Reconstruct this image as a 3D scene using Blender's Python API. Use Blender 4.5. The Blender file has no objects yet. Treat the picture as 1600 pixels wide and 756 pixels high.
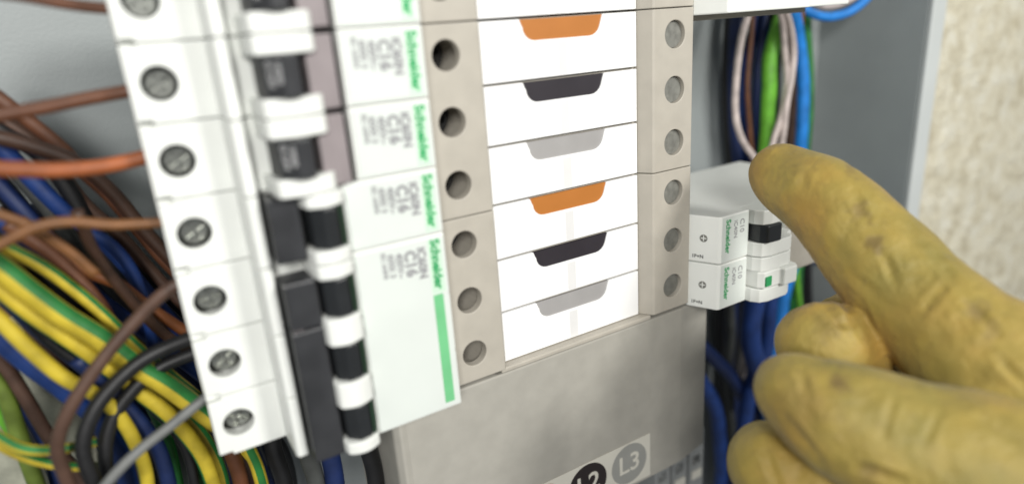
import bpy, bmesh, math, random
from mathutils import Vector, Matrix, noise
random.seed(7)
S = 0.001                     # everything below is written in millimetres
SC = bpy.context.scene
COL = SC.collection

# ------------------------------------------------------------------ camera
CR = ((0.85285688, -0.51761936, -0.06859551), (-0.21944776, -0.23612667, -0.94661865), (0.47379081, 0.82238336, -0.31497267))
FPX = 1012.09
cam = bpy.data.objects.new('camera', bpy.data.cameras.new('camera'))
COL.objects.link(cam); SC.camera = cam
m = Matrix.Identity(4)
for r in range(3):
    m[r][0] = CR[0][r]; m[r][1] = -CR[1][r]; m[r][2] = -CR[2][r]
cam.matrix_world = m
cam.data.sensor_width = 36; cam.data.lens = 36 * FPX / 1600
cam.data.clip_start = 0.01; cam.data.clip_end = 20
cam.data.dof.use_dof = True
cam.data.dof.focus_distance = 0.226
cam.data.dof.aperture_fstop = 22.77 / 5.4

# ------------------------------------------------------------------ light
world = bpy.data.worlds.new('World'); SC.world = world; world.use_nodes = True
bg = world.node_tree.nodes['Background']
bg.inputs[0].default_value = (0.93, 0.97, 1.0, 1); bg.inputs[1].default_value = 0.20

def area(name, loc, target, size, power, col=(1, 1, 1)):
    l = bpy.data.lights.new(name, 'AREA'); l.size = size * S; l.energy = power; l.color = col
    o = bpy.data.objects.new(name, l); COL.objects.link(o)
    o.location = Vector(loc) * S
    o.rotation_euler = (Vector(target) - Vector(loc)).to_track_quat('-Z', 'Y').to_euler()
area('key_light', (-200, -400, 200), (170, 180, -60), 170, 4.0, (1.0, 0.985, 0.95))  # key light set up behind the camera at upper left
area('fill_light', (330, -500, 300), (250, 180, -60), 170, 4.4, (1.0, 0.985, 0.94))  # added fill that brightens the wall and throws the finger's shadow
SC.view_settings.view_transform = 'Standard'; SC.view_settings.look = 'None'
SC.view_settings.exposure = 0.0; SC.view_settings.gamma = 1

# ------------------------------------------------------------------ materials
def ramp(nt, fac, stops):
    n = nt.nodes.new('ShaderNodeValToRGB'); nt.links.new(fac, n.inputs[0])
    el = n.color_ramp.elements
    while len(el) < len(stops): el.new(0.5)
    for e, (p, c) in zip(el, stops): e.position = p; e.color = (*c, 1)
    return n.outputs[0]

def mat(name, col, rough=0.5, metal=0.0, var=0.06, scale=120.0, bump=0.05, bscale=600.0, bdist=0.0004, coat=0.0, spec=0.5, sss=0.0):
    M = bpy.data.materials.new(name); M.use_nodes = True; nt = M.node_tree
    b = nt.nodes['Principled BSDF']
    tc = nt.nodes.new('ShaderNodeTexCoord')
    n = nt.nodes.new('ShaderNodeTexNoise'); n.inputs['Scale'].default_value = scale; n.inputs['Detail'].default_value = 6
    nt.links.new(tc.outputs['Object'], n.inputs['Vector'])
    lo = tuple(c * (1 - var * 1.5) for c in col); hi = tuple(min(1, c * (1 + var)) for c in col)
    nt.links.new(ramp(nt, n.outputs[0], [(0.3, lo), (0.7, hi)]), b.inputs['Base Color'])
    n2 = nt.nodes.new('ShaderNodeTexNoise'); n2.inputs['Scale'].default_value = bscale; n2.inputs['Detail'].default_value = 4
    nt.links.new(tc.outputs['Object'], n2.inputs['Vector'])
    bp = nt.nodes.new('ShaderNodeBump'); bp.inputs['Strength'].default_value = bump; bp.inputs['Distance'].default_value = bdist
    nt.links.new(n2.outputs[0], bp.inputs['Height']); nt.links.new(bp.outputs[0], b.inputs['Normal'])
    rr = nt.nodes.new('ShaderNodeMapRange'); rr.inputs['To Min'].default_value = rough * 0.85; rr.inputs['To Max'].default_value = min(1, rough * 1.2)
    nt.links.new(n.outputs[0], rr.inputs['Value']); nt.links.new(rr.outputs[0], b.inputs['Roughness'])
    b.inputs['Metallic'].default_value = metal
    b.inputs['Specular IOR Level'].default_value = spec
    b.inputs['Coat Weight'].default_value = coat
    if sss: b.inputs['Subsurface Weight'].default_value = sss; b.inputs['Subsurface Scale'].default_value = 0.001
    return M

M = dict(
    white=mat('white_plastic', (0.77, 0.785, 0.75), 0.42, var=0.03, scale=60),
    label=mat('label_white', (0.66, 0.70, 0.665), 0.38, var=0.02, scale=60),
    tagw=mat('tag_white', (0.83, 0.83, 0.83), 0.4, var=0.012, scale=50),
    tagstripe=mat('tag_stripe', (0.71, 0.705, 0.70), 0.45, var=0.02),
    beige=mat('beige_plastic', (0.425, 0.395, 0.34), 0.5, var=0.04, scale=140),
    cover=mat('cover_plastic', (0.37, 0.355, 0.315), 0.55, var=0.04, scale=160),
    black=mat('black_plastic', (0.018, 0.020, 0.022), 0.33, var=0.1),
    dark=mat('dark_grey_plastic', (0.034, 0.035, 0.038), 0.3, var=0.15),
    lilac=mat('lilac_plastic', (0.27, 0.235, 0.24), 0.35, var=0.06),
    brown_tab=mat('brown_tab', (0.43, 0.155, 0.028), 0.5, var=0.03),
    black_tab=mat('black_tab', (0.022, 0.018, 0.024), 0.5, var=0.05),
    grey_tab=mat('grey_tab', (0.33, 0.32, 0.315), 0.5, var=0.04),
    green_ink=mat('green_ink', (0.03, 0.33, 0.11), 0.5, var=0.1),
    green_bar=mat('green_bar', (0.16, 0.50, 0.23), 0.5, var=0.05),
    green_tint=mat('green_tint', (0.55, 0.75, 0.58), 0.5, var=0.03),
    dgreen=mat('dark_green', (0.015, 0.035, 0.02), 0.4, var=0.1),
    grey_ink=mat('grey_ink', (0.29, 0.29, 0.30), 0.5, var=0.1),
    black_ink=mat('black_ink', (0.03, 0.03, 0.03), 0.5),
    white_ink=mat('white_ink', (0.7, 0.7, 0.7), 0.5),
    sticker=mat('sticker_paper', (0.62, 0.60, 0.53), 0.5, var=0.03),
    sgrey=mat('sticker_grey', (0.30, 0.30, 0.28), 0.5, var=0.04),
    sblack=mat('sticker_black', (0.018, 0.012, 0.012), 0.5),
    steel=mat('screw_steel', (0.36, 0.37, 0.34), 0.3, metal=0.85, var=0.2, scale=700),
    zinc=mat('dull_screw', (0.20, 0.20, 0.18), 0.55, metal=0.2, var=0.15, scale=500),
    deep=mat('deep_screw_shade', (0.05, 0.05, 0.05), 0.5, metal=0.5, var=0.2, scale=500),  # near-black colour puts the shade into the screw holes
    cabinet=mat('cabinet_paint', (0.29, 0.315, 0.315), 0.45, var=0.05, scale=25, bump=0.15, bscale=900),
    flange=mat('flange_paint', (0.58, 0.61, 0.60), 0.4, var=0.03, scale=25),
    tblock=mat('terminal_grey', (0.25, 0.26, 0.26), 0.5, var=0.08),
)
WM = {}
for nme, c in dict(orange_brown=(0.30, 0.085, 0.025), rust=(0.20, 0.065, 0.018), brown=(0.115, 0.042, 0.018), dark_brown=(0.05, 0.022, 0.012), tan_brown=(0.19, 0.08, 0.025),
                   taupe=(0.085, 0.045, 0.03), blue=(0.008, 0.036, 0.17), bright_blue=(0.012, 0.20, 0.62), dark_blue=(0.005, 0.016, 0.075),
                   black=(0.009, 0.009, 0.010), grey=(0.15, 0.155, 0.15), dark_grey=(0.05, 0.053, 0.05), pink_white=(0.55, 0.47, 0.44),
                   yellow=(0.52, 0.40, 0.03), green=(0.02, 0.17, 0.035), lime=(0.13, 0.40, 0.03), cream=(0.50, 0.50, 0.40), olive=(0.14, 0.20, 0.03)).items():
    WM[nme] = mat('wire_' + nme, c, 0.5, var=0.22, scale=130, bump=0.25, bscale=350, coat=0.0)

# plaster of the wall: lumpy, cream with yellowish patches
def plaster():
    P = bpy.data.materials.new('plaster'); P.use_nodes = True; nt = P.node_tree; b = nt.nodes['Principled BSDF']
    tc = nt.nodes.new('ShaderNodeTexCoord')
    def nz(s, d=8, r=0.6):
        n = nt.nodes.new('ShaderNodeTexNoise'); n.inputs['Scale'].default_value = s; n.inputs['Detail'].default_value = d
        n.inputs['Roughness'].default_value = r; nt.links.new(tc.outputs['Object'], n.inputs['Vector']); return n.outputs[0]
    c = ramp(nt, nz(70), [(0.34, (0.58, 0.52, 0.37)), (0.5, (0.77, 0.72, 0.56)), (0.64, (0.84, 0.81, 0.68))])
    nt.links.new(c, b.inputs['Base Color']); b.inputs['Roughness'].default_value = 0.85
    bp = nt.nodes.new('ShaderNodeBump'); bp.inputs['Strength'].default_value = 1.0; bp.inputs['Distance'].default_value = 0.003
    nt.links.new(nz(260, 6, 0.65), bp.inputs['Height']); nt.links.new(bp.outputs[0], b.inputs['Normal'])
    return P
M['plaster'] = plaster()

# yellow work glove: ochre with olive and brown grime, stain attribute for the marks
def glove_mat():
    P = bpy.data.materials.new('glove_leather'); P.use_nodes = True; nt = P.node_tree; b = nt.nodes['Principled BSDF']
    tc = nt.nodes.new('ShaderNodeTexCoord')
    def nz(s, d=6, r=0.55):
        n = nt.nodes.new('ShaderNodeTexNoise'); n.inputs['Scale'].default_value = s; n.inputs['Detail'].default_value = d
        n.inputs['Roughness'].default_value = r; nt.links.new(tc.outputs['Object'], n.inputs['Vector']); return n.outputs[0]
    c1 = ramp(nt, nz(28), [(0.32, (0.23, 0.19, 0.04)), (0.5, (0.33, 0.24, 0.048)), (0.68, (0.37, 0.225, 0.042))])
    c2 = ramp(nt, nz(120), [(0.35, (0.82, 0.82, 0.80)), (0.6, (1, 1, 1))])
    mx = nt.nodes.new('ShaderNodeMix'); mx.data_type = 'RGBA'; mx.blend_type = 'MULTIPLY'; mx.inputs[0].default_value = 0.7
    nt.links.new(c1, mx.inputs[6]); nt.links.new(c2, mx.inputs[7])
    at = nt.nodes.new('ShaderNodeAttribute'); at.attribute_name = 'stain'
    m2 = nt.nodes.new('ShaderNodeMix'); m2.data_type = 'RGBA'
    nt.links.new(at.outputs['Fac'], m2.inputs[0]); nt.links.new(mx.outputs[2], m2.inputs[6]); m2.inputs[7].default_value = (0.13, 0.085, 0.03, 1)
    nt.links.new(m2.outputs[2], b.inputs['Base Color'])
    b.inputs['Roughness'].default_value = 0.62; b.inputs['Sheen Weight'].default_value = 0.1
    bp = nt.nodes.new('ShaderNodeBump'); bp.inputs['Strength'].default_value = 0.45; bp.inputs['Distance'].default_value = 0.0007
    nt.links.new(nz(420, 6, 0.6), bp.inputs['Height'])
    bp2 = nt.nodes.new('ShaderNodeBump'); bp2.inputs['Strength'].default_value = 0.9; bp2.inputs['Distance'].default_value = 0.002
    nt.links.new(nz(90, 3, 0.5), bp2.inputs['Height']); nt.links.new(bp.outputs[0], bp2.inputs['Normal'])
    nt.links.new(bp2.outputs[0], b.inputs['Normal'])
    return P
M['glove'] = glove_mat()

# ------------------------------------------------------------------ helpers
def at(u, v, Y):                                   # photograph pixel + distance of its surface -> place in mm
    a, b = (u - 800) / FPX, (v - 378) / FPX
    d = Vector([CR[0][i] * a + CR[1][i] * b + CR[2][i] for i in range(3)])
    return d * (Y / d.y)
def atd(u, v, D):
    a, b = (u - 800) / FPX, (v - 378) / FPX
    return Vector([CR[0][i] * a + CR[1][i] * b + CR[2][i] for i in range(3)]) * D
def camdepth(p): return CR[2][0] * p[0] + CR[2][1] * p[1] + CR[2][2] * p[2]

def thing(name, label, cat, loc, group=None):
    o = bpy.data.objects.new(name, None); COL.objects.link(o); o.location = Vector(loc) * S
    o.empty_display_size = 0.01
    o['label'] = label; o['category'] = cat
    if group: o['group'] = group
    return o
def tag(o, label, cat, group=None):
    o['label'] = label; o['category'] = cat
    if group: o['group'] = group
def finish(name, me, mt, parent=None, root=None, smooth=False, label=None):
    """me in world mm; root = world mm of the object's origin"""
    root = Vector(root) if root is not None else Vector((0, 0, 0))
    me.transform(Matrix.Scale(S, 4) @ Matrix.Translation(-root))
    if len(me.materials): me.materials.clear()
    for x in (mt if isinstance(mt, (list, tuple)) else [mt]): me.materials.append(x)
    if smooth:
        for p in me.polygons: p.use_smooth = True
    o = bpy.data.objects.new(name, me); COL.objects.link(o)
    if parent: o.parent = parent
    else: o.location = root * S
    if label: o['label'] = label
    return o
def bm_mesh(bm, name='m'):
    bmesh.ops.recalc_face_normals(bm, faces=bm.faces)
    me = bpy.data.meshes.new(name); bm.to_mesh(me); bm.free(); return me
def prism_bm(pts, z0, z1, bm=None):                # profile in X,Y pushed along Z
    bm = bm or bmesh.new()
    a = [bm.verts.new((x, y, z0)) for x, y in pts]; b = [bm.verts.new((x, y, z1)) for x, y in pts]
    n = len(pts); bm.faces.new(a); bm.faces.new(b)
    for i in range(n): bm.faces.new((a[i], a[(i + 1) % n], b[(i + 1) % n], b[i]))
    return bm
def plate_bm(pts, y0, y1, bm=None):                # outline in X,Z pushed along Y
    bm = bm or bmesh.new()
    a = [bm.verts.new((x, y0, z)) for x, z in pts]; b = [bm.verts.new((x, y1, z)) for x, z in pts]
    n = len(pts); bm.faces.new(a); bm.faces.new(b)
    for i in range(n): bm.faces.new((a[i], a[(i + 1) % n], b[(i + 1) % n], b[i]))
    return bm
def box_bm(x0, x1, y0, y1, z0, z1, bm=None): return prism_bm([(x0, y0), (x1, y0), (x1, y1), (x0, y1)], z0, z1, bm)
def circ(cx, cz, r, n=32, a0=0.0): return [(cx + r * math.cos(a0 + 2 * math.pi * i / n), cz + r * math.sin(a0 + 2 * math.pi * i / n)) for i in range(n)]
def bake(me, cutter=None, bevel=0.0, seg=2, angle=35, remesh=0, smooth=0, subsurf=0):
    o = bpy.data.objects.new('tmp', me); COL.objects.link(o); c = None
    if cutter:
        c = bpy.data.objects.new('tmpc', cutter); COL.objects.link(c)
        b = o.modifiers.new('b', 'BOOLEAN'); b.operation = 'DIFFERENCE'; b.object = c; b.solver = 'EXACT'; b.use_self = True
    if bevel:
        b = o.modifiers.new('v', 'BEVEL'); b.width = bevel; b.segments = seg; b.limit_method = 'ANGLE'; b.angle_limit = math.radians(angle); b.use_clamp_overlap = True
    if remesh:
        b = o.modifiers.new('r', 'REMESH'); b.mode = 'VOXEL'; b.voxel_size = remesh
    if smooth:
        b = o.modifiers.new('s', 'SMOOTH'); b.iterations = smooth; b.factor = 0.5
    dg = bpy.context.evaluated_depsgraph_get(); dg.update()
    out = bpy.data.meshes.new_from_object(o.evaluated_get(dg))
    bpy.data.objects.remove(o)
    if c: bpy.data.objects.remove(c)
    return out
def text_mesh(s, size, origin, ax, ay, depth=0.06, align='LEFT', bold=0.0):
    """origin = world mm of the text's base point, ax/ay = reading and up directions"""
    cu = bpy.data.curves.new('t', 'FONT'); cu.body = s; cu.size = size; cu.extrude = depth; cu.align_x = align; cu.align_y = 'CENTER'
    cu.offset = bold; cu.resolution_u = 3
    o = bpy.data.objects.new('t', cu); COL.objects.link(o)
    dg = bpy.context.evaluated_depsgraph_get(); dg.update()
    me = bpy.data.meshes.new_from_object(o.evaluated_get(dg))
    bpy.data.objects.remove(o)
    ax = Vector(ax).normalized(); ay = Vector(ay).normalized(); az = ax.cross(ay)
    X = Matrix(((ax.x, ay.x, az.x, origin[0]), (ax.y, ay.y, az.y, origin[1]), (ax.z, ay.z, az.z, origin[2]), (0, 0, 0, 1)))
    me.transform(X); return me
def copy_tree(o, parent=None):
    c = o.copy(); COL.objects.link(c)
    if parent: c.parent = parent; 
    for ch in [x for x in list(COL.objects) if x.parent == o]: copy_tree(ch, c)
    return c
def tube_mesh(P, Rr, n=12, slots=None, twist=0.0):
    """catmull-rom tube through P (mm)"""
    P = [Vector(p) for p in P]; Q = []; RR = []
    E = [P[0] * 2 - P[1]] + P + [P[-1] * 2 - P[-2]]
    for i in range(1, len(E) - 2):
        for j in range(7):
            t = j / 7
            Q.append(0.5 * ((2 * E[i]) + (E[i + 1] - E[i - 1]) * t + (2 * E[i - 1] - 5 * E[i] + 4 * E[i + 1] - E[i + 2]) * t * t + (3 * E[i] - E[i - 1] - 3 * E[i + 1] + E[i + 2]) * t ** 3))
            RR.append(Rr[i - 1] * (1 - t) + Rr[i] * t)
    Q.append(P[-1]); RR.append(Rr[-1])
    bm = bmesh.new(); rings = []; up = Vector((0.1, -1, 0.2)).normalized()
    for i, q in enumerate(Q):
        tan = (Q[min(i + 1, len(Q) - 1)] - Q[max(i - 1, 0)]).normalized()
        up = (up - tan * up.dot(tan)).normalized(); sd = tan.cross(up)
        rings.append([bm.verts.new(q + (up * math.cos(2 * math.pi * k / n + twist) + sd * math.sin(2 * math.pi * k / n + twist)) * RR[i]) for k in range(n)])
    for a, b in zip(rings, rings[1:]):
        for k in range(n):
            f = bm.faces.new((a[k], a[(k + 1) % n], b[(k + 1) % n], b[k])); f.smooth = True
            if slots: f.material_index = slots[k]
    bm.faces.new(rings[0]); bm.faces.new(rings[-1][::-1])
    return bm_mesh(bm)

Z0 = -6.9
def zk(k): return Z0 - 18.0 * k
DOWN, RIGHT = (0, 0, -1), (1, 0, 0)

# ------------------------------------------------------------------ the setting: cabinet and wall
def struct(name, me, mt, smooth=False):
    o = finish(name, me, mt, smooth=smooth); o['kind'] = 'structure'; return o
XW = 378.0
cab = thing('electrical_cabinet', 'grey painted steel cabinet behind the breakers and wires, open at its front', 'electrical cabinet', (XW, 262, -100))
cl = (XW, 262, -100)
finish('back_panel', bm_mesh(box_bm(-420, XW, 260, 262, -520, 330)), M['cabinet'], cab, cl)
finish('side_panel', bake(bm_mesh(box_bm(XW, XW + 2.0, 197, 262, -520, 330)), bevel=0.4), M['cabinet'], cab, cl)
finish('flange', bake(bm_mesh(box_bm(XW + 0.2, XW + 13, 194.5, 196.8, -520, 330)), bevel=0.8, seg=3), M['flange'], cab, cl)
finish('side_panel', bm_mesh(box_bm(-422, -420.2, 197, 262, -520, 330)), M['cabinet'], cab, cl)
# plaster wall, with real lumps
bm = bmesh.new(); NX, NZ = 110, 190
gx = [XW + 2.2 + 620 * (i / NX) ** 1.3 for i in range(NX + 1)]; gz = [250 - 620 * j / NZ for j in range(NZ + 1)]
vv = [[None] * (NX + 1) for _ in range(NZ + 1)]
for j, z in enumerate(gz):
    for i, x in enumerate(gx):
        p = Vector((x, 0, z))
        h = noise.fractal(p * 0.022, 0.9, 2.1, 4) * 1.4 + max(0, noise.noise(p * 0.16) - 0.18) * 5.5 + noise.noise(p * 0.3) * 0.9
        vv[j][i] = bm.verts.new((x, 200.5 - h - (0 if i else -1.5), z))
for j in range(NZ):
    for i in range(NX): bm.faces.new((vv[j][i], vv[j][i + 1], vv[j + 1][i + 1], vv[j + 1][i]))
struct('wall', bm_mesh(bm), M['plaster'], True)

# ------------------------------------------------------------------ breaker poles
G = 8.86                                           # half height of one pole
def screw(parent, cx, cz, y, r, root, mt, name='terminal_screw', slot=True, rot=0.5):
    me = bm_mesh(plate_bm(circ(cx, cz, r, 28), y, y + 2.5))
    if slot:
        bm = bmesh.new(); c, s = math.cos(rot), math.sin(rot)
        for (ux, uz) in ((c, s), (-s, c)):
            L, W_ = r * 0.82, r * 0.17
            pts = [(cx + ux * a - uz * b, cz + uz * a + ux * b) for a, b in ((-L, -W_), (L, -W_), (L, W_), (-L, W_))]
            plate_bm(pts, y - 0.5, y + 1.2, bm)
        me = bake(me, cutter=bm_mesh(bm), bevel=0.15, seg=1)
    return finish(name, me, mt, parent, root)
def housing_mesh(kind):
    # side profile of the pole, X,Y, running from terminals to label
    if kind == 'U': nose = [(23.8, 160), (24.6, 163.5), (41.5, 163.5), (42, 170), (46.9, 170), (47.2, 156.2)]
    else: nose = [(23.8, 160), (24.2, 165), (42.2, 165), (42.4, 156.2)]
    prof = [(3.0, 214), (3.0, 171.8), (20.4, 171.8), (20.6, 160), (21.2, 159), (23.4, 159)] + nose + [(68.6, 156.2), (68.9, 160), (69.4, 214)]
    me = bm_mesh(prism_bm(prof, -G, G))
    c = bmesh.new()
    plate_bm(circ(9.4, 0, 3.95, 32), 165, 180, c)                  # screw well
    plate_bm(circ(9.4, 0, 5.3, 24), 173.6, 181, c)
    box_bm(2, 6.4, 169, 174.5, 8.0, 10, c); box_bm(2, 6.4, 169, 174.5, -10, -8.0, c)   # corner notches
    return bake(me, cutter=bm_mesh(c), bevel=0.35, seg=2)
H = {k: housing_mesh(k) for k in 'UL'}
RT = Vector((36, 214, 0))
def cheek_profile(kind):
    if kind == 'U':
        return [(26.3, 163.4), (26.6, 153)] + [(27.2 + 12.6 * (i / 8), 150.6 - 1.5 * math.sin(math.pi * i / 8)) for i in range(9)] + [(40.9, 153), (41.2, 163.4)]
    return [(31.6, 164.9), (31.9, 155)] + [(32.6 + 8.8 * (i / 8), 152.4 - 2.4 * math.sin(math.pi * (0.12 + 0.8 * i / 8))) for i in range(9)] + [(42.0, 156), (42.0, 164.9)]
def add_pole(t, kind, zc, root, with_label=True, green=True, txt=None, join=False, joined=False, sub_screw=0.5):
    root = Vector(root)
    def sh(me):
        me.transform(Matrix.Translation((0, 0, zc))); return me
    finish('housing', sh(H[kind].copy()), M['white'], t, root)
    finish('screw_well', bm_mesh(plate_bm(circ(9.4, zc, 5.1, 24), 179.6, 180.6)), M['deep'], t, root)  # dark disc, shade at the well bottom given by colour
    screw(t, 9.6, zc - 0.2, 175.6, 3.15, root, M['steel'], rot=sub_screw)
    hw = 4.6 if kind == 'U' else 5.3
    for s in (1, -1):
        z0, z1 = (zc + s * hw, zc + s * G)
        if s == -1 and join: z1 = zc - 18 + hw          # one guard bridges two poles of the same breaker
        if s == 1 and joined: continue
        finish('handle_guard', bake(bm_mesh(prism_bm(cheek_profile(kind), min(z0, z1), max(z0, z1))), bevel=0.4 if kind == 'U' else 0.6, seg=3), M['white'], t, root)
    if kind == 'U':
        lv = finish('lever', bake(bm_mesh(prism_bm([(27.4, 158), (28.3, 150.8), (31.8, 146.6), (35.3, 147.2), (37.6, 158)], zc - 4.5, zc + 4.5)), bevel=0.5), M['dark'], t, root)
        a = Vector((31.8 - 28.3, 146.6 - 150.8, 0)).normalized()
        nrm = Vector((a.y, -a.x, 0))
        for s, tt in ((0.30, 'O-OFF'), (0.74, '10000')):
            p = Vector((28.3, 150.8, 0)).lerp(Vector((31.8, 146.6, 0)), s) + nrm * 0.06
            finish('lever_text', text_mesh(tt, 2.0, (p.x, p.y, zc + 3.5), DOWN, a, 0.03), M['white_ink'], lv, Vector((0, 0, 0)))
            lv_child = COL.objects[-1]
            lv_child.data.transform(Matrix.Translation(-root * S))
        finish('slot_plate', bake(bm_mesh(prism_bm([(37.7, 160), (38.2, 152.3), (44.9, 153.2), (45.1, 160)], zc - 8.3, zc + 8.3)), bevel=0.3), M['lilac'], t, root)
        finish('slot_gap_shade', bm_mesh(box_bm(45.3, 46.8, 158.5, 169.5, zc - 8.2, zc + 8.2)), M['black'], t, root)  # black filler standing in for the shade inside this gap
    else:
        lv = finish('lever', bake(bm_mesh(prism_bm([(32.8, 160), (33.4, 153.5), (36.2, 150.6), (39.6, 151.2), (41.2, 160)], zc - 5.15, zc + 5.15)), bevel=0.6), M['black'], t, root)
        ind = finish('state_window', bm_mesh(prism_bm([(39.95, 151.6), (41.0, 151.9), (41.9, 160), (41.3, 160)], zc - 4.9, zc + 4.9)), M['dgreen'], lv, root)
def add_label(t, zc, root, x0, n=1, text=True):
    """printed front label: green maker's line and grey print, n poles tall downwards"""
    root = Vector(root); zt, zb = zc + 8.3, zc - 8.3 - 18 * (n - 1)
    finish('front_label', bake(bm_mesh(box_bm(x0 + 0.6, 68.2, 155.85, 156.4, zb, zt)), bevel=0.15), M['label'], t, root)
    y = 155.78
    bmz = zc - 7.9
    finish('green_band', bm_mesh(box_bm(63.4, 67.2, 155.80, 155.9, bmz, zt - 0.6)), M['green_tint'], t, root)
    if n > 1: finish('green_band', bm_mesh(box_bm(63.4, 66.4, 155.80, 155.9, zb + 1.6, bmz - 0.5)), M['green_bar'], t, root, label='solid green band without lettering')
    finish('green_lettering', text_mesh('Schneider', 3.65, (65.35, y, zt - 0.6), DOWN, RIGHT, 0.04, bold=0.15), M['green_ink'], t, root)
    for s, sz, x, dz, bo in (('iC60N', 3.3, 61.2, 2.0, 0.16), ('C16', 4.3, 57.9, 2.2, 0.22), ('400V~', 2.6, 54.9, 2.2, 0.10), ('6000 3', 2.4, 52.6, 2.0, 0.08), ('IEC 60898', 1.7, 50.6, 1.2, 0.05)):
        if x - 1 > x0: finish('grey_print', text_mesh(s, sz, (x, y, zt - dz), DOWN, RIGHT, 0.04, bold=bo), M['grey_ink'], t, root)
GB = 'circuit breakers stacked down the left of the cabinet'
def single(kind, k, label):
    root = (36, 214, zk(k)); t = thing('circuit_breaker', label, 'circuit breaker', root, GB)
    add_pole(t, kind, zk(k), root); add_label(t, zk(k), root, 47.2 if kind == 'U' else 42.4)
    return t
base = single('U', -1, 'white single pole breaker cut off by the top edge, above the first full one')
for k, lab in ((0, 'white single pole breaker with lilac slot, level with the upper brown tab'), (1, 'white single pole breaker with lilac slot, level with the upper black tab')):
    c = copy_tree(base); c.location = Vector((36, 214, zk(k))) * S; c['label'] = lab
c2 = single('L', 2, 'white single pole breaker with its black lever thrown right, level with the upper grey tab')
finish('dark_slot', bake(bm_mesh(box_bm(24.4, 31.5, 154.5, 164, zk(2) - 7.4, zk(2) + 8.6)), bevel=0.4), M['dark'], c2, (36, 214, zk(2)))
root = (36, 214, zk(4)); t3 = thing('circuit_breaker', 'lowest white breaker, three poles wide with a long solid green band', 'circuit breaker', root, GB)
for k in (3, 4, 5): add_pole(t3, 'L', zk(k), root, join=k < 5, joined=k > 3, sub_screw=0.2 + 0.5 * k)
add_label(t3, zk(3), root, 42.4, n=3)
finish('tie_bar', bake(bm_mesh(box_bm(24.4, 32.4, 153.6, 163, zk(3.38), zk(2.68))), bevel=0.7), M['dark'], t3, root)
finish('tie_bar', bake(bm_mesh(box_bm(24.4, 32.4, 153.7, 163, zk(5.5), zk(3.40))), bevel=0.7), M['dark'], t3, root)
finish('lilac_clip', bake(bm_mesh(box_bm(24.9, 27.6, 154.6, 158, zk(3.48), zk(3.22))), bevel=0.3), M['lilac'], t3, root)

# ------------------------------------------------------------------ beige distribution blocks with white tags
def beige_block(k0, n, label, tabs, labels_tags, bottom=False):
    kc = k0 + (n - 1) / 2; root = Vector((121, 214, zk(kc)))
    t = thing('distribution_block', label, 'distribution block', root, 'beige distribution blocks with white tags')
    zt, zb = zk(k0 - 0.5) - 0.15, zk(k0 + n - 0.5) + 0.15
    prof = [(70.2, 214), (70.2, 165.6), (70.8, 165), (89.2, 165), (90.0, 166), (90.2, 171.2), (150.4, 171.2), (150.6, 169.6), (153.4, 165.4), (154.2, 165), (171.4, 165), (172.0, 165.8), (172.0, 214)]
    me = bm_mesh(prism_bm(prof, zb, zt)); c = bmesh.new()
    for i in range(n):
        plate_bm(circ(78.8, zk(k0 + i) + 0.6, 4.15, 32), 160, 169, c)
        plate_bm(circ(163.2, zk(k0 + i) + 0.6, 4.5, 32), 160, 169.5, c)
        plate_bm(circ(78.8, zk(k0 + i) + 0.6, 6.6, 24), 168.2, 193, c)
    finish('housing', bake(me, cutter=bm_mesh(c), bevel=0.3), M['beige'], t, root)
    for i in range(n):
        screw(t, 79.0, zk(k0 + i) + 0.6, 180.5, 5.6, root, M['deep'], rot=0.3 + i)
        screw(t, 163.2, zk(k0 + i) + 0.6, 166.6, 4.3, root, M['zinc'], slot=False)
    if bottom:
        finish('bottom_lip', bake(bm_mesh(box_bm(88.5, 153.5, 166.2, 200, zb - 1.9, zb - 0.1)), bevel=0.5), M['beige'], t, root)
    for i in range(n):
        z1, z0 = zk(k0 + i - 0.5) - 0.38, zk(k0 + i + 0.5) + 0.38
        x0, x1 = 90.7, 150.0; a, b = 105.3, 136.2; d = 6.2
        out = [(x0, z0), (x1, z0), (x1, z1), (b, z1), (b - 0.6, z1 - 1.6)]
        out += [(b - 1.0 - 4.2 * (1 - math.cos(math.pi / 2 * j / 5)), z1 - 2.2 - (d - 2.2) * math.sin(math.pi / 2 * j / 5)) for j in range(1, 6)]
        out += [(a + 1.0 + 4.2 * (1 - math.sin(math.pi / 2 * j / 5)), z1 - 2.2 - (d - 2.2) * math.cos(math.pi / 2 * j / 5)) for j in range(0, 6)]
        out += [(a + 0.6, z1 - 1.6), (a, z1), (x0, z1)]
        # outline runs along the bottom, up the right side and back through the finger notch
        tg = finish('tag', bake(bm_mesh(plate_bm(out, 169.3, 170.6)), bevel=0.16, seg=2), M['tagw'], t, root)
        finish('tab', bm_mesh(box_bm(a - 1, b + 1, 169.75, 170.5, z1 - d - 0.8, z1 - 0.1)), M[tabs[i]], tg, root, label=labels_tags[i])
        finish('stripe', bm_mesh(box_bm(118.6, 121.9, 169.26, 169.5, z0 + 0.25, z1 - d - 0.9)), M['tagstripe'], tg, root)
    return t
beige_block(0, 3, 'upper beige block with brown, black and grey tabs on its three white tags', ['brown_tab', 'black_tab', 'grey_tab'], ['brown tab', 'black tab', 'grey tab'])
beige_block(3, 3, 'lower beige block with brown, black and grey tabs, right above the plain cover', ['brown_tab', 'black_tab', 'grey_tab'], ['brown tab', 'black tab', 'grey tab'], bottom=True)
beige_block(-1, 1, 'topmost sliver of beige block with a white tag, cut by the picture edge', ['grey_tab'], ['grey tab'])

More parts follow.
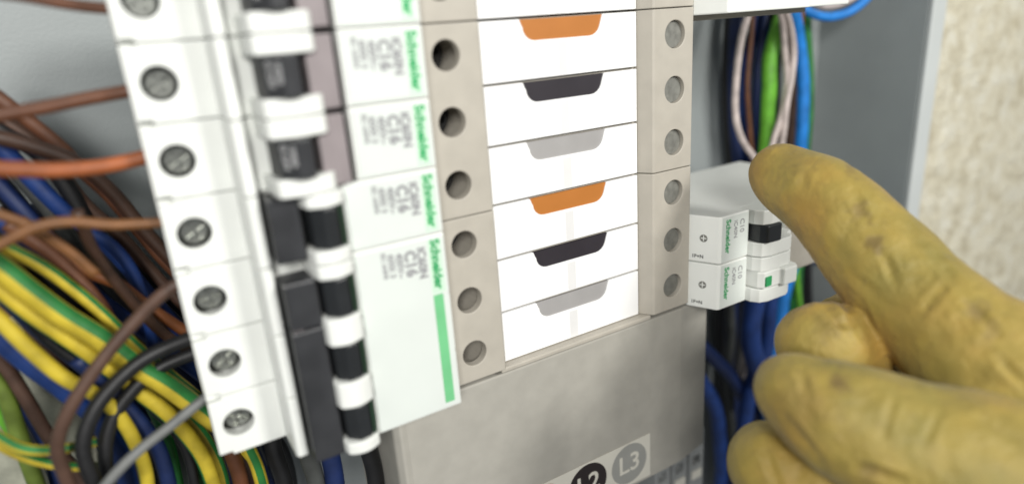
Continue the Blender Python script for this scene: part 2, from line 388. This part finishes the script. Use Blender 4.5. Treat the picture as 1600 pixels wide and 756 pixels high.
# ------------------------------------------------------------------ lower cover and its phase sticker
root = Vector((120, 214, -145))
t = thing('cover_panel', 'plain beige grey plastic cover below the lower tagged block', 'cover panel', root)
prof = [(50.2, 214), (50.2, 169.5), (52.2, 167.2), (54.5, 168.0), (171, 168.0), (173, 168.3), (188.6, 171.2), (189.8, 172.5), (190, 176), (190, 214)]
finish('housing', bake(bm_mesh(prism_bm(prof, -180.6, -108.9)), bevel=0.7, seg=3), M['cover'], t, root)
root = Vector((130, 167.9, -168))
s_ = thing('phase_sticker', 'pale sticker with a black and a grey phase circle stuck along the cover bottom', 'sticker', root)
finish('paper', bake(bm_mesh(box_bm(84, 154.3, 167.72, 167.95, -178.9, -158.8)), bevel=0.08), M['sticker'], s_, root)
for cx, mt_, tx, nm in ((143.2, 'sgrey', 'L3', 'grey circle reading L3'), (122.6, 'sblack', 'L2', 'black circle reading L2'), (102.0, 'brown_tab', 'L1', 'brown circle')):
    ds = finish('phase_mark', bm_mesh(plate_bm(circ(cx, -168.4, 9.0, 48), 167.62, 167.74)), M[mt_], s_, root, label=nm)
    finish('lettering', text_mesh(tx, 11.5, (cx, 167.58, -168.4), RIGHT, (0, 0, 1), 0.04, 'CENTER', 0.15), M['sticker'], ds, root)

# ------------------------------------------------------------------ second row of modules behind the finger
def module(zc, label, ztall, lever_mt, kind):
    root = Vector((214, 214, zc)); h = ztall / 2 - 0.15
    t = thing('circuit_breaker', label, 'circuit breaker', root, 'small modules in the row right of the beige blocks')
    prof = [(172.4, 214), (172.4, 166.2), (177.0, 156.2), (178.0, 155.6), (192.6, 155.6), (193, 160), (215.0, 160), (216, 157), (218, 160), (219, 165), (254, 166.5), (256, 168), (256, 214)]
    finish('housing', bake(bm_mesh(prism_bm(prof, zc - h, zc + h)), bevel=0.4), M['white'], t, root)
    finish('shoulder_shade', bake(bm_mesh(box_bm(219.4, 256.6, 163.2, 172, zc - h, zc + h)), bevel=0.5), M['beige'], t, root)  # beige slab over the white shoulder, finger's shadow put into its colour
    ch = [(192.4, 160.2), (192.8, 153.5), (194.5, 150.6), (198, 149.4), (208.5, 149.2), (211.5, 150.6), (212.2, 153.2), (216.0, 154.2), (216.8, 161)]
    for s in (1, -1):
        a, b = zc + s * 3.6, zc + s * (h + 0.02)
        finish('handle_guard', bake(bm_mesh(prism_bm(ch, min(a, b), max(a, b))), bevel=0.3, seg=2), M['white'], t, root)
    lx = [(193.4, 161), (193.9, 151.5), (195.4, 148.9), (202.6, 148.4), (204.6, 161)] if kind else [(193.4, 161), (193.9, 151.5), (195.4, 149.2), (203.4, 149.0), (204.0, 147.0), (211.0, 146.8), (213.0, 149), (213.4, 161)]
    finish('lever', bake(bm_mesh(prism_bm(lx, zc - (3.5 if kind else 3.4), zc + 3.5)), bevel=0.6), M[lever_mt], t, root)
    if kind == 0: finish('state_window', bm_mesh(box_bm(195.6, 198.6, 148.6, 149.3, zc - 2.2, zc + 1.6)), M['green_ink'], t, root)
    finish('front_label', bm_mesh(box_bm(178.2, 192.2, 155.45, 155.7, zc - h + 0.6, zc + h - 0.6)), M['label'], t, root)
    finish('green_lettering', text_mesh('Schneider', 3.3, (181.2, 155.38, zc + 7.6), DOWN, RIGHT, 0.04, bold=0.08), M['green_ink'], t, root)
    for s2, sz, x in (('iC40N', 2.6, 185.2), ('C10', 3.2, 188.6)):
        finish('grey_print', text_mesh(s2, sz, (x, 155.38, zc + 6.6), DOWN, RIGHT, 0.04, bold=0.03), M['grey_ink'], t, root)
    # little marks on the slanted end face
    d = Vector((177.0 - 172.4, 156.2 - 166.2, 0)).normalized(); nv = Vector((d.y, -d.x, 0))
    o = Vector((172.4, 166.2, 0)) + d * 1.2 + nv * 0.05
    finish('small_print', text_mesh('1P+N', 1.9, (o.x, o.y, zc - h + 2.2), d, (0, 0, 1), 0.03, bold=0.04), M['black_ink'], t, root)
    o = Vector((172.4, 166.2, 0)) + d * 5.6 + nv * 0.05
    sm = bm_mesh(plate_bm(circ(0, 0, 1.45, 20), -0.05, 0.8)); cut = bmesh.new()
    box_bm(-1.1, 1.1, -0.4, 0.35, -0.22, 0.22, cut); box_bm(-0.22, 0.22, -0.4, 0.35, -1.1, 1.1, cut)
    sm = bake(sm, cutter=bm_mesh(cut))
    sm.transform(Matrix.Translation((o.x, o.y, zc + 0.5)) @ Matrix(((d.x, -nv.x, 0, 0), (d.y, -nv.y, 0, 0), (0, 0, 1, 0), (0, 0, 0, 1))))
    finish('screw', sm, M['zinc'], t, root)
    return t
module(-79.75, 'upper small white module under the fingertip with a black lever', 18.4, 'black', 1)
module(-98.35, 'lower small white module with a green state window, above the dark wires', 18.5, 'white', 0)
root = Vector((225, 214, 10))
t = thing('circuit_breaker', 'white module end running along the top edge above the wire bundle', 'circuit breaker', root, 'small modules in the row right of the beige blocks')
finish('housing', bake(bm_mesh(prism_bm([(172.6, 212), (172.6, 166.0), (178, 156), (216, 153), (232, 166), (262, 168), (262, 212)], -0.9, 16.8)), bevel=0.5), M['white'], t, root)
finish('rail_foot', bake(bm_mesh(box_bm(173, 246, 176, 210, -2.8, -0.95)), bevel=0.4), M['beige'], t, root)
# grey terminal strip below the cover
root = Vector((215, 214, -215))
for i, lab in enumerate(('grey terminal block nearest to the cover corner at the bottom edge', 'second grey terminal block right of the cover corner', 'third grey terminal block, farthest right at the bottom edge')):
    x0 = 176 + i * 11.0
    rt = Vector((x0 + 5, 214, -215))
    t = thing('terminal_block', lab, 'terminal block', rt, 'terminal blocks below the cover')
    c = bmesh.new()
    for zz in (-196, -206): box_bm(x0 + 2.4, x0 + 7.4, 184, 192, zz - 2.6, zz + 2.6, c)
    finish('housing', bake(bm_mesh(box_bm(x0, x0 + 9.6, 188, 214, -240, -189)), cutter=bm_mesh(c), bevel=0.4), M['tblock'], t, rt)
    finish('marker', bm_mesh(box_bm(x0 + 1.6, x0 + 8, 187.4, 188.1, -216, -211.5)), M['sticker'], t, rt)

# ------------------------------------------------------------------ wires
def wire(colour, label, Y, w, pts, group=None, stripe=None, twist=0.0, cat='wire', ends=None):
    """pts: photograph pixels; Y: mm distance(s) of the wire from the lens plane; w: width in pixels at the middle"""
    Ys = Y if isinstance(Y, (list, tuple)) else [Y] * len(pts)
    if len(Ys) == 2 and len(pts) != 2: Ys = [Ys[0] + (Ys[1] - Ys[0]) * i / (len(pts) - 1) for i in range(len(pts))]
    P = [at(u, v, y) for (u, v), y in zip(pts, Ys)]
    mid = P[len(P) // 2]; r = w / 2 * camdepth(mid) / FPX
    P = [p + Vector((0, noise.noise(p * 0.03) * 2.0, 0)) for p in P]
    if stripe:
        n = 16; sl = [1 if k in stripe else 0 for k in range(n)]
        me = tube_mesh(P, [r] * len(P), n, sl, twist); mt = [WM['yellow'], WM['green']]
    else:
        me = tube_mesh(P, [r] * len(P), 12); mt = WM[colour]
    o = finish('wire', me, mt, None, mid); tag(o, label, cat, group)
    return o
GL, GR = 'wires bundled left of the breakers', 'wires hanging right of the beige blocks'
TOPS = (1, 2, 3, 4, 5)
# feeding the left terminals
wire('brown', 'brown wire entering the breaker at the very top left', 186, 19, [(-60, -15), (20, -8), (90, 4), (140, 11), (215, 17)], GL)
wire('brown', 'brown wire rising slightly to the second breaker from the top', 184, 22, [(-70, 196), (0, 180), (70, 168), (140, 154), (230, 138)], GL)
wire('orange_brown', 'thick orange brown wire running level into the third breaker', 181, 25, [(-70, 262), (0, 263), (90, 266), (170, 259), (260, 238)], GL)
wire('tan_brown', 'tan wire humped over the bundle into the fourth breaker', [182, 178], 17, [(-70, 420), (0, 382), (55, 355), (110, 346), (180, 351), (285, 345)], GL)
wire('tan_brown', 'tan wire crossing low from the left edge below the thick orange wire', 190, 16, [(-50, 318), (0, 335), (50, 355), (110, 395), (150, 430)], GL)
# diagonal runs, back to front
wire('dark_grey', 'dark grey wire sloping down behind the tan wire', 232, 24, [(-40, 190), (20, 262), (80, 330), (130, 400), (190, 470), (260, 560)], GL)
wire('black', 'black wire sloping down from the left edge under the brown ones', 225, 26, [(-60, 150), (0, 205), (60, 238), (110, 300), (150, 370), (210, 440), (290, 520)], GL)
wire('dark_brown', 'dark brown wire sloping from the left edge behind the orange brown wire', 215, 23, [(-60, 205), (0, 215), (60, 232), (120, 255), (175, 300), (225, 360), (300, 440)], GL)
wire('black', 'black wire beneath the upper dark brown diagonal', 235, 30, [(-50, 250), (0, 290), (50, 350), (100, 410), (160, 470), (230, 520)], GL)
wire('brown', 'reddish brown wire diving behind the breakers right of the blue one', 222, 21, [(-60, 110), (20, 170), (90, 225), (130, 268), (170, 305), (215, 358), (260, 410), (320, 470)], GL)
wire('taupe', 'taupe wire parallel to the blue diagonal, on its right', 226, 20, [(-60, 150), (10, 190), (60, 225), (95, 270), (135, 320), (185, 365), (225, 410), (290, 480)], GL)
wire('blue', 'bright blue wire running diagonally below the orange brown wire', 224, 25, [(-10, 215), (45, 275), (95, 325), (150, 368), (195, 415), (240, 470), (310, 545)], GL)
wire('dark_blue', 'dark blue wire under the bright blue diagonal', 232, 24, [(-50, 240), (10, 300), (70, 365), (130, 430), (190, 485), (260, 540), (330, 600)], GL)
wire('blue', 'blue wire just above the upper yellow green wire', 220, 22, [(-60, 300), (0, 345), (60, 390), (120, 440), (180, 485), (240, 530), (320, 590)], GL)
wire('rust', 'orange brown wire slanting into the bundle centre below the tan wire', 208, 19, [(30, 345), (80, 388), (135, 425), (185, 445), (230, 478), (310, 530)], GL)
wire('brown', 'brown wire slanting steeply between the yellow green wires and the orange brown one', 206, 20, [(10, 350), (60, 385), (105, 420), (150, 468), (185, 520), (230, 570)], GL)
wire('dark_blue', 'dark blue wire below the thick yellow green pair', 216, 30, [(-60, 400), (0, 450), (60, 510), (120, 560), (180, 610), (240, 670), (290, 740), (320, 800)], GL)
wire('blue', 'broad blue wire along the lower side of the third yellow wire', 206, 30, [(-60, 470), (0, 530), (50, 572), (100, 610), (150, 655), (190, 720), (210, 800)], GL)
wire('yellow', 'upper yellow green earth wire, thinner one at the left edge', 202, 20, [(-60, 355), (0, 385), (60, 415), (110, 450), (160, 492), (215, 545), (270, 590), (330, 640), (400, 720)], GL, stripe=(14, 15), twist=-0.2)
wire('yellow', 'thick yellow green earth wire with its green stripe on top', 194, 34, [(-70, 370), (0, 420), (45, 455), (100, 495), (160, 532), (215, 575), (265, 605), (340, 660)], GL, stripe=(13, 14, 15), twist=0.0)
wire('yellow', 'plain yellow looking earth wire hugging the underside of the thick one', 197, 26, [(-70, 405), (0, 452), (50, 490), (110, 532), (165, 572), (220, 615), (270, 655), (320, 720), (350, 820)], GL, stripe=(2, 3, 10, 11), twist=0.2)
wire('yellow', 'yellow earth wire starting at the middle of the left edge and turning down', 193, 22, [(-60, 450), (0, 500), (50, 548), (100, 590), (150, 618), (185, 650), (212, 695), (228, 740), (235, 800)], GL, stripe=(3, 4, 5), twist=0.0)
wire('yellow', 'yellow green earth wire close to the lower breaker corner', 204, 22, [(60, 500), (130, 540), (225, 600), (280, 640), (320, 685), (345, 740), (350, 800)], GL, stripe=(13, 14), twist=0.2)
wire('green', 'green wire showing right of the grey strap near the lower breaker corner', 208, 26, [(210, 600), (260, 650), (300, 700), (318, 760), (325, 810)], GL)
wire('cream', 'pale cream cable sheath in the lower left gap', 240, 62, [(-10, 500), (30, 570), (90, 640), (130, 720), (160, 810)], GL, cat='cable')
wire('cream', 'second pale cable sheath in the bottom left corner', 236, 58, [(-30, 640), (10, 700), (40, 760), (60, 830)], GL, cat='cable')
wire('olive', 'olive green wire curving down the bottom left corner', 214, 24, [(-40, 560), (5, 610), (25, 665), (45, 720), (75, 800)], GL)
wire('lime', 'lime wire beside the olive one in the bottom left corner', 218, 18, [(-40, 600), (10, 660), (45, 715), (60, 800)], GL)
wire('taupe', 'dark olive brown wire sagging through the pale gap at left', 212, 20, [(-40, 520), (10, 575), (45, 630), (75, 680), (120, 740), (160, 800)], GL)
wire('yellow', 'short yellow green loop low at the left edge', 190, 17, [(-60, 640), (0, 680), (40, 698), (90, 700), (150, 690)], GL, stripe=(13, 14, 15), twist=0.2)
wire('yellow', 'second yellow green loop under the first at the left edge', 196, 15, [(-50, 660), (10, 698), (60, 718), (110, 728), (170, 730)], GL, stripe=(12, 13, 14), twist=0.2)
wire('taupe', 'brown wire bowing in front of the yellow wires', [178, 184], 21, [(330, 415), (262, 455), (215, 500), (170, 550), (125, 610), (98, 660), (90, 700), (105, 745), (130, 800)], GL)
wire('black', 'black cable arching in front of the bundle down to the bottom', [190, 184], 24, [(340, 515), (280, 535), (225, 562), (180, 600), (145, 645), (130, 700), (150, 760), (170, 820)], GL)
wire('black', 'second black cable inside the arch of the first', [196, 190], 22, [(330, 540), (250, 575), (200, 620), (170, 670), (165, 730), (180, 810)], GL)
wire('grey', 'grey wire slanting in front, up to the lowest breaker corner', [180, 176], 17, [(360, 590), (310, 628), (265, 665), (220, 700), (180, 738), (130, 800)], GL)
wire('black', 'black wire hanging right under the lowest breaker corner', 205, 26, [(430, 640), (425, 690), (440, 740), (460, 810)], GL)
wire('yellow', 'yellow earth wire poking out under the lowest breaker corner', 198, 20, [(370, 640), (385, 690), (402, 730), (420, 800)], GL, stripe=(14, 15, 0), twist=0.2)
wire('brown', 'dark brown wire under the lowest breaker corner', 202, 24, [(340, 640), (360, 700), (375, 745), (385, 810)], GL)
wire('grey', 'grey wire next to the yellow one under the lowest breaker', 215, 26, [(230, 660), (270, 690), (290, 740), (300, 810)], GL)
wire('dark_blue', 'dark blue wire under the lever column at the bottom edge', 190, 30, [(510, 640), (515, 700), (522, 740), (530, 810)], GL)
wire('black', 'black wire between the lever column and the plain cover', 186, 26, [(560, 640), (575, 700), (585, 740), (592, 810)], GL)
wire('dark_grey', 'dark grey wire left of the blue one under the lever column', 192, 28, [(460, 640), (478, 700), (492, 745), (505, 810)], GL)
wire('dark_brown', 'dark brown wire weaving over the thick earth wire in the bundle centre', [196, 206], 17, [(120, 330), (150, 400), (205, 470), (262, 525), (330, 560)], GL)
wire('blue', 'blue wire crossing steeply in the gap left of the fifth breaker', 214, 18, [(130, 360), (175, 385), (210, 430), (232, 500), (250, 580), (300, 660)], GL)
wire('black', 'black wire lying across the yellow wires just left of the lowest screws', 200, 16, [(20, 470), (90, 545), (170, 590), (240, 640), (290, 700), (310, 790)], GL)
wire('dark_blue', 'dark blue wire dropping beside the yellow one to the bottom edge', 198, 24, [(120, 560), (180, 620), (240, 690), (262, 750), (270, 810)], GL)
wire('green', 'dark green wire behind the grey one near the bottom', 206, 18, [(90, 500), (160, 560), (225, 620), (262, 690), (285, 790)], GL)
rnd = random.Random(3)
for i in range(26):                                # the dark mass behind
    o = rnd.uniform(-150, 330); cc = ('dark_blue', 'black', 'dark_brown', 'black', 'dark_blue', 'taupe')[i % 6]; j = lambda: rnd.uniform(-16, 16)
    Yb = rnd.uniform(238, 252)
    wire(cc, 'dark wire lost in the shadowed back of the left bundle', Yb, rnd.uniform(20, 28),
         [(o - 190 + j(), 330 + j()), (o - 90 + j(), 420 + j()), (o + 10 + j(), 510 + j()), (o + 80 + j(), 600 + j()), (o + 140 + j(), 700 + j()), (o + 170 + j(), 810)], 'dark wires at the back of the left bundle')
# right-hand bundle behind the modules
def rwire(colour, label, Y, w, pts, **k): wire(colour, label, Y, w, pts, GR, **k)
rwire('dark_blue', 'darkest blue wire at the left of the right bundle', 246, 22, [(1168, -30), (1154, 30), (1150, 120), (1152, 220), (1160, 330), (1165, 470), (1150, 620), (1140, 800)])
rwire('black', 'black wire at the left side of the right bundle', 250, 20, [(1150, -30), (1142, 60), (1140, 160), (1144, 300), (1148, 470), (1135, 640), (1130, 800)])
rwire('pink_white', 'white wire bowed at the left of the right bundle', [226, 222], 11, [(1185, -30), (1172, 20), (1158, 60), (1150, 120), (1149, 180), (1158, 220), (1180, 252), (1200, 290)])
rwire('blue', 'blue wire between the bowed white wire and the green one', 244, 16, [(1190, -20), (1180, 40), (1168, 100), (1166, 170), (1172, 260), (1190, 420), (1185, 560), (1170, 800)])
rwire('brown', 'thin brown wire inside the right bundle', 234, 8, [(1182, -20), (1176, 50), (1168, 130), (1172, 200), (1178, 280), (1180, 330)])
rwire('dark_blue', 'slim dark blue wire left of the green wire', 238, 13, [(1205, -20), (1192, 60), (1184, 130), (1186, 220), (1195, 330), (1200, 480), (1210, 620), (1195, 800)])
rwire('black', 'black wire peeping out behind the green wire', 250, 28, [(1215, -20), (1210, 60), (1205, 150), (1208, 260), (1215, 400), (1225, 520), (1215, 700)])
rwire('blue', 'blue wire leaning left at the top of the right bundle', 235, 15, [(1230, -30), (1222, 10), (1206, 50), (1196, 100), (1192, 160), (1194, 260)])
rwire('lime', 'lime green wire in the middle of the right bundle', 231, 23, [(1232, -20), (1216, 40), (1204, 90), (1200, 140), (1198, 200), (1196, 260), (1200, 330)])
rwire('pink_white', 'twisted white wire, its left strand', 224, 10, [(1212, -20), (1222, 30), (1226, 80), (1228, 130), (1218, 180), (1206, 225), (1198, 290)])
rwire('pink_white', 'twisted white wire, its right strand', 222, 10, [(1216, -20), (1232, 30), (1240, 75), (1236, 120), (1226, 160), (1222, 200), (1216, 260), (1212, 310)])
rwire('taupe', 'dull purple brown wire behind the twisted white wire', 242, 16, [(1240, -20), (1240, 60), (1240, 140), (1236, 210), (1236, 300)])
rwire('bright_blue', 'bright blue wire hanging at the right of the bundle', 230, 19, [(1225, -25), (1238, 20), (1250, 70), (1254, 130), (1252, 200), (1250, 260), (1240, 380), (1225, 500), (1200, 620)])
rwire('green', 'green wire at the right edge of the right bundle', 240, 14, [(1262, -20), (1262, 40), (1264, 110), (1262, 180), (1260, 260), (1250, 420), (1245, 520)])
rwire('tan_brown', 'short ochre wire at the top between blue and green', 232, 9, [(1250, -20), (1252, 20), (1252, 60), (1256, 110)])
rwire('bright_blue', 'blue wire looping off to the right along the top edge', [236, 214], 14, [(1240, 0), (1262, 18), (1292, 27), (1325, 20), (1352, 2), (1380, -30)])
rwire('pink_white', 'pale wire above the blue loop at the top edge', [236, 220], 9, [(1250, -10), (1280, 8), (1310, 8), (1345, -8), (1370, -30)])
rwire('orange_brown', 'short reddish wire above the blue loop', [238, 225], 7, [(1255, 2), (1285, 12), (1310, 4), (1340, -12)])
# underneath the modules
rwire('blue', 'blue wire bulging out below the lower small module', 205, 30, [(1195, 400), (1180, 470), (1172, 530), (1190, 590), (1215, 660), (1210, 800)])
rwire('bright_blue', 'bright blue wire beside the curled finger below the modules', 214, 22, [(1238, 400), (1226, 460), (1216, 510), (1200, 560), (1195, 640), (1200, 800)])
rwire('blue', 'middle blue wire of the three below the modules', 210, 24, [(1215, 410), (1205, 470), (1196, 540), (1180, 590), (1165, 660), (1150, 800)])
rwire('lime', 'lime wire tip between the blue wires and the cabinet wall', 222, 9, [(1240, 410), (1246, 450), (1250, 480), (1256, 540)])
rwire('green', 'green wire below the modules near the curled finger', 226, 14, [(1250, 400), (1240, 450), (1238, 500), (1230, 560)])
rwire('black', 'black wire right of the lime tip', 228, 12, [(1262, 400), (1264, 440), (1266, 480), (1270, 560)])
rwire('dark_grey', 'grey wire descending beside the plain cover edge', 226, 12, [(1140, 450), (1142, 520), (1138, 580), (1142, 640), (1150, 760), (1155, 820)])
rwire('pink_white', 'small pale wire end among the dark wires', 222, 12, [(1162, 515), (1164, 550), (1160, 590)])
rwire('dark_blue', 'dark blue wire crossing down towards the curled fingers', 216, 20, [(1040, 480), (1095, 540), (1145, 590), (1170, 630), (1200, 680), (1230, 780)])
rwire('blue', 'blue wire along the lower right edge of the plain cover', 218, 22, [(1070, 560), (1115, 630), (1125, 690), (1128, 740), (1120, 810)])
rwire('dark_blue', 'dark blue cable curving behind the finger at the module end', [238, 225], 16, [(1230, 420), (1262, 408), (1295, 402), (1330, 390)])
for i in range(12):
    x = 1128 + i * 11; cc = ('black', 'dark_blue', 'black', 'dark_grey')[i % 4]
    wire(cc, 'dark wire at the back below the small modules', rnd.uniform(240, 252), 17,
         [(x + 8, 400), (x + rnd.uniform(-8, 8), 500), (x + rnd.uniform(-10, 10), 600), (x + rnd.uniform(-10, 10), 700), (x, 830)], 'dark wires at the back below the modules')

# ------------------------------------------------------------------ gloved hand
def chain_bm(bm, pts):
    """pts: (u, v, depth mm, radius mm) -> spheres swept densely"""
    P = [(atd(u, v, d), r) for u, v, d, r in pts]
    E = [P[0]] + P + [P[-1]]
    out = []
    for i in range(1, len(E) - 2):
        n = 10
        for j in range(n):
            t = j / n
            p = 0.5 * ((2 * E[i][0]) + (E[i + 1][0] - E[i - 1][0]) * t + (2 * E[i - 1][0] - 5 * E[i][0] + 4 * E[i + 1][0] - E[i + 2][0]) * t * t + (3 * E[i][0] - E[i - 1][0] - 3 * E[i + 1][0] + E[i + 2][0]) * t ** 3)
            out.append((p, E[i][1] * (1 - t) + E[i + 1][1] * t))
    out.append(P[-1])
    for p, r in out:
        bmesh.ops.create_icosphere(bm, subdivisions=3, radius=r, matrix=Matrix.Translation(p))
hb = bmesh.new()
chain_bm(hb, [(1219, 271, 212, 9.7), (1240, 287, 209, 11.4), (1292, 319, 201, 13.4), (1376, 407, 190, 15.3), (1440, 476, 182, 15.7), (1502, 532, 174, 16.6), (1600, 628, 166, 21.5), (1680, 760, 165, 34)])          # index finger
chain_bm(hb, [(1240, 612, 165, 10.0), (1275, 634, 163, 12.2), (1335, 662, 160, 15.0), (1430, 706, 156, 17.4), (1560, 748, 152, 20), (1700, 800, 152, 26)])                      # thumb
chain_bm(hb, [(1268, 536, 190, 10.4), (1296, 546, 190, 13.6), (1330, 600, 192, 12.5), (1420, 700, 188, 15), (1560, 760, 180, 22)])                                # middle finger, curled end
chain_bm(hb, [(1315, 506, 218, 9.5), (1362, 490, 222, 9.5), (1440, 545, 216, 12), (1560, 680, 195, 20)])                                  # middle finger, second bone
chain_bm(hb, [(1198, 722, 182, 11.0), (1222, 738, 180, 13.2), (1290, 810, 176, 14), (1420, 860, 172, 20), (1600, 860, 168, 28)])                                    # ring finger
chain_bm(hb, [(1282, 742, 172, 9.0), (1305, 775, 172, 11), (1400, 850, 170, 18)])                                           # little finger
chain_bm(hb, [(1600, 760, 175, 30), (1720, 800, 172, 38), (1900, 880, 175, 34), (2100, 980, 180, 33)])                             # palm and wrist
me = bake(bm_mesh(hb), remesh=0.75, smooth=9)
spots = [(1310, 597, 150, 1.8, .8), (1522, 487, 160, 2.1, .6), (1345, 330, 190, 1.8, .6), (1368, 380, 180, 1.9, .7), (1330, 262, 195, 1.6, .4), (1548, 510, 160, 2, .4), (1355, 735, 142, 2, .4), (1300, 505, 178, 3.5, .3), (1240, 245, 205, 5, .35), (1250, 640, 155, 7, .3)]
creases = [((1262, 262), (1250, 300), .4), ((1410, 350), (1440, 380), .5), ((1330, 430), (1370, 460), .6), ((1455, 395), (1500, 450), .5), ((1560, 560), (1600, 600), .8), ((1400, 610), (1380, 680), .5), ((1470, 640), (1440, 700), .4), ((1322, 484), (1352, 530), 1.3), ((1345, 480), (1362, 520), .9), ((1225, 650), (1290, 730), .7), ((1190, 690), (1215, 756), .7), ((1530, 650), (1590, 690), .5),((1330, 300), (1352, 340), 0.7), ((1380, 395), (1400, 440), 0.6), ((1285, 480), (1330, 520), 1.1), ((1300, 500), (1345, 505), 0.8), ((1340, 730), (1410, 750), 1.2), ((1480, 440), (1430, 500), 0.5), ((1250, 575), (1262, 615), 0.5), ((1500, 460), (1560, 520), 0.6)]
vals = []
nrm = [v.normal.copy() for v in me.vertices]
for v, n_ in zip(me.vertices, nrm):
    p = v.co; q = camdepth(p)
    cx = sum(CR[0][i] * p[i] for i in range(3)); cy = sum(CR[1][i] * p[i] for i in range(3))
    u, w = 800 + FPX * cx / q, 378 + FPX * cy / q
    st = 0.0
    for su, sv, sd, sr, sa in spots:
        wob = 1 + 0.8 * noise.noise(p * 0.45)
        d = math.hypot(u - su, w - sv) * q / FPX / sr * wob
        if d < 1.6: st = max(st, sa * max(0, 1 - (d / 1.6) ** 2))
    st += max(0, noise.noise(p * 0.4) - 0.35) * 0.35
    disp = noise.fractal(p * 0.055, 1.0, 2.0, 3) * 0.55 + noise.noise(p * 0.33) * 0.10
    disp -= st * 0.1
    for (a, b, c_, e_, c_w) in [(*c[0], *c[1], c[2]) for c in creases]:
        dx, dy = c_ - a, e_ - b; tt = max(0, min(1, ((u - a) * dx + (w - b) * dy) / (dx * dx + dy * dy)))
        d = math.hypot(u - a - dx * tt, w - b - dy * tt)
        if d < 18: disp -= 1.15 * c_w * ((1 - d / 10) if d < 10 else -0.35 * math.sin(math.pi * (d - 10) / 8)) * math.sin(math.pi * (0.1 + 0.8 * tt))
    v.co = p + n_ * disp; vals.append(min(1.0, st))
att = me.attributes.new('stain', 'FLOAT', 'POINT'); att.data.foreach_set('value', vals)
hr = atd(1560, 700, 165)
hand = finish('gloved_hand', me, M['glove'], None, hr, smooth=True)
tag(hand, 'hand in a worn yellow work glove pointing at the small white modules', 'gloved hand')
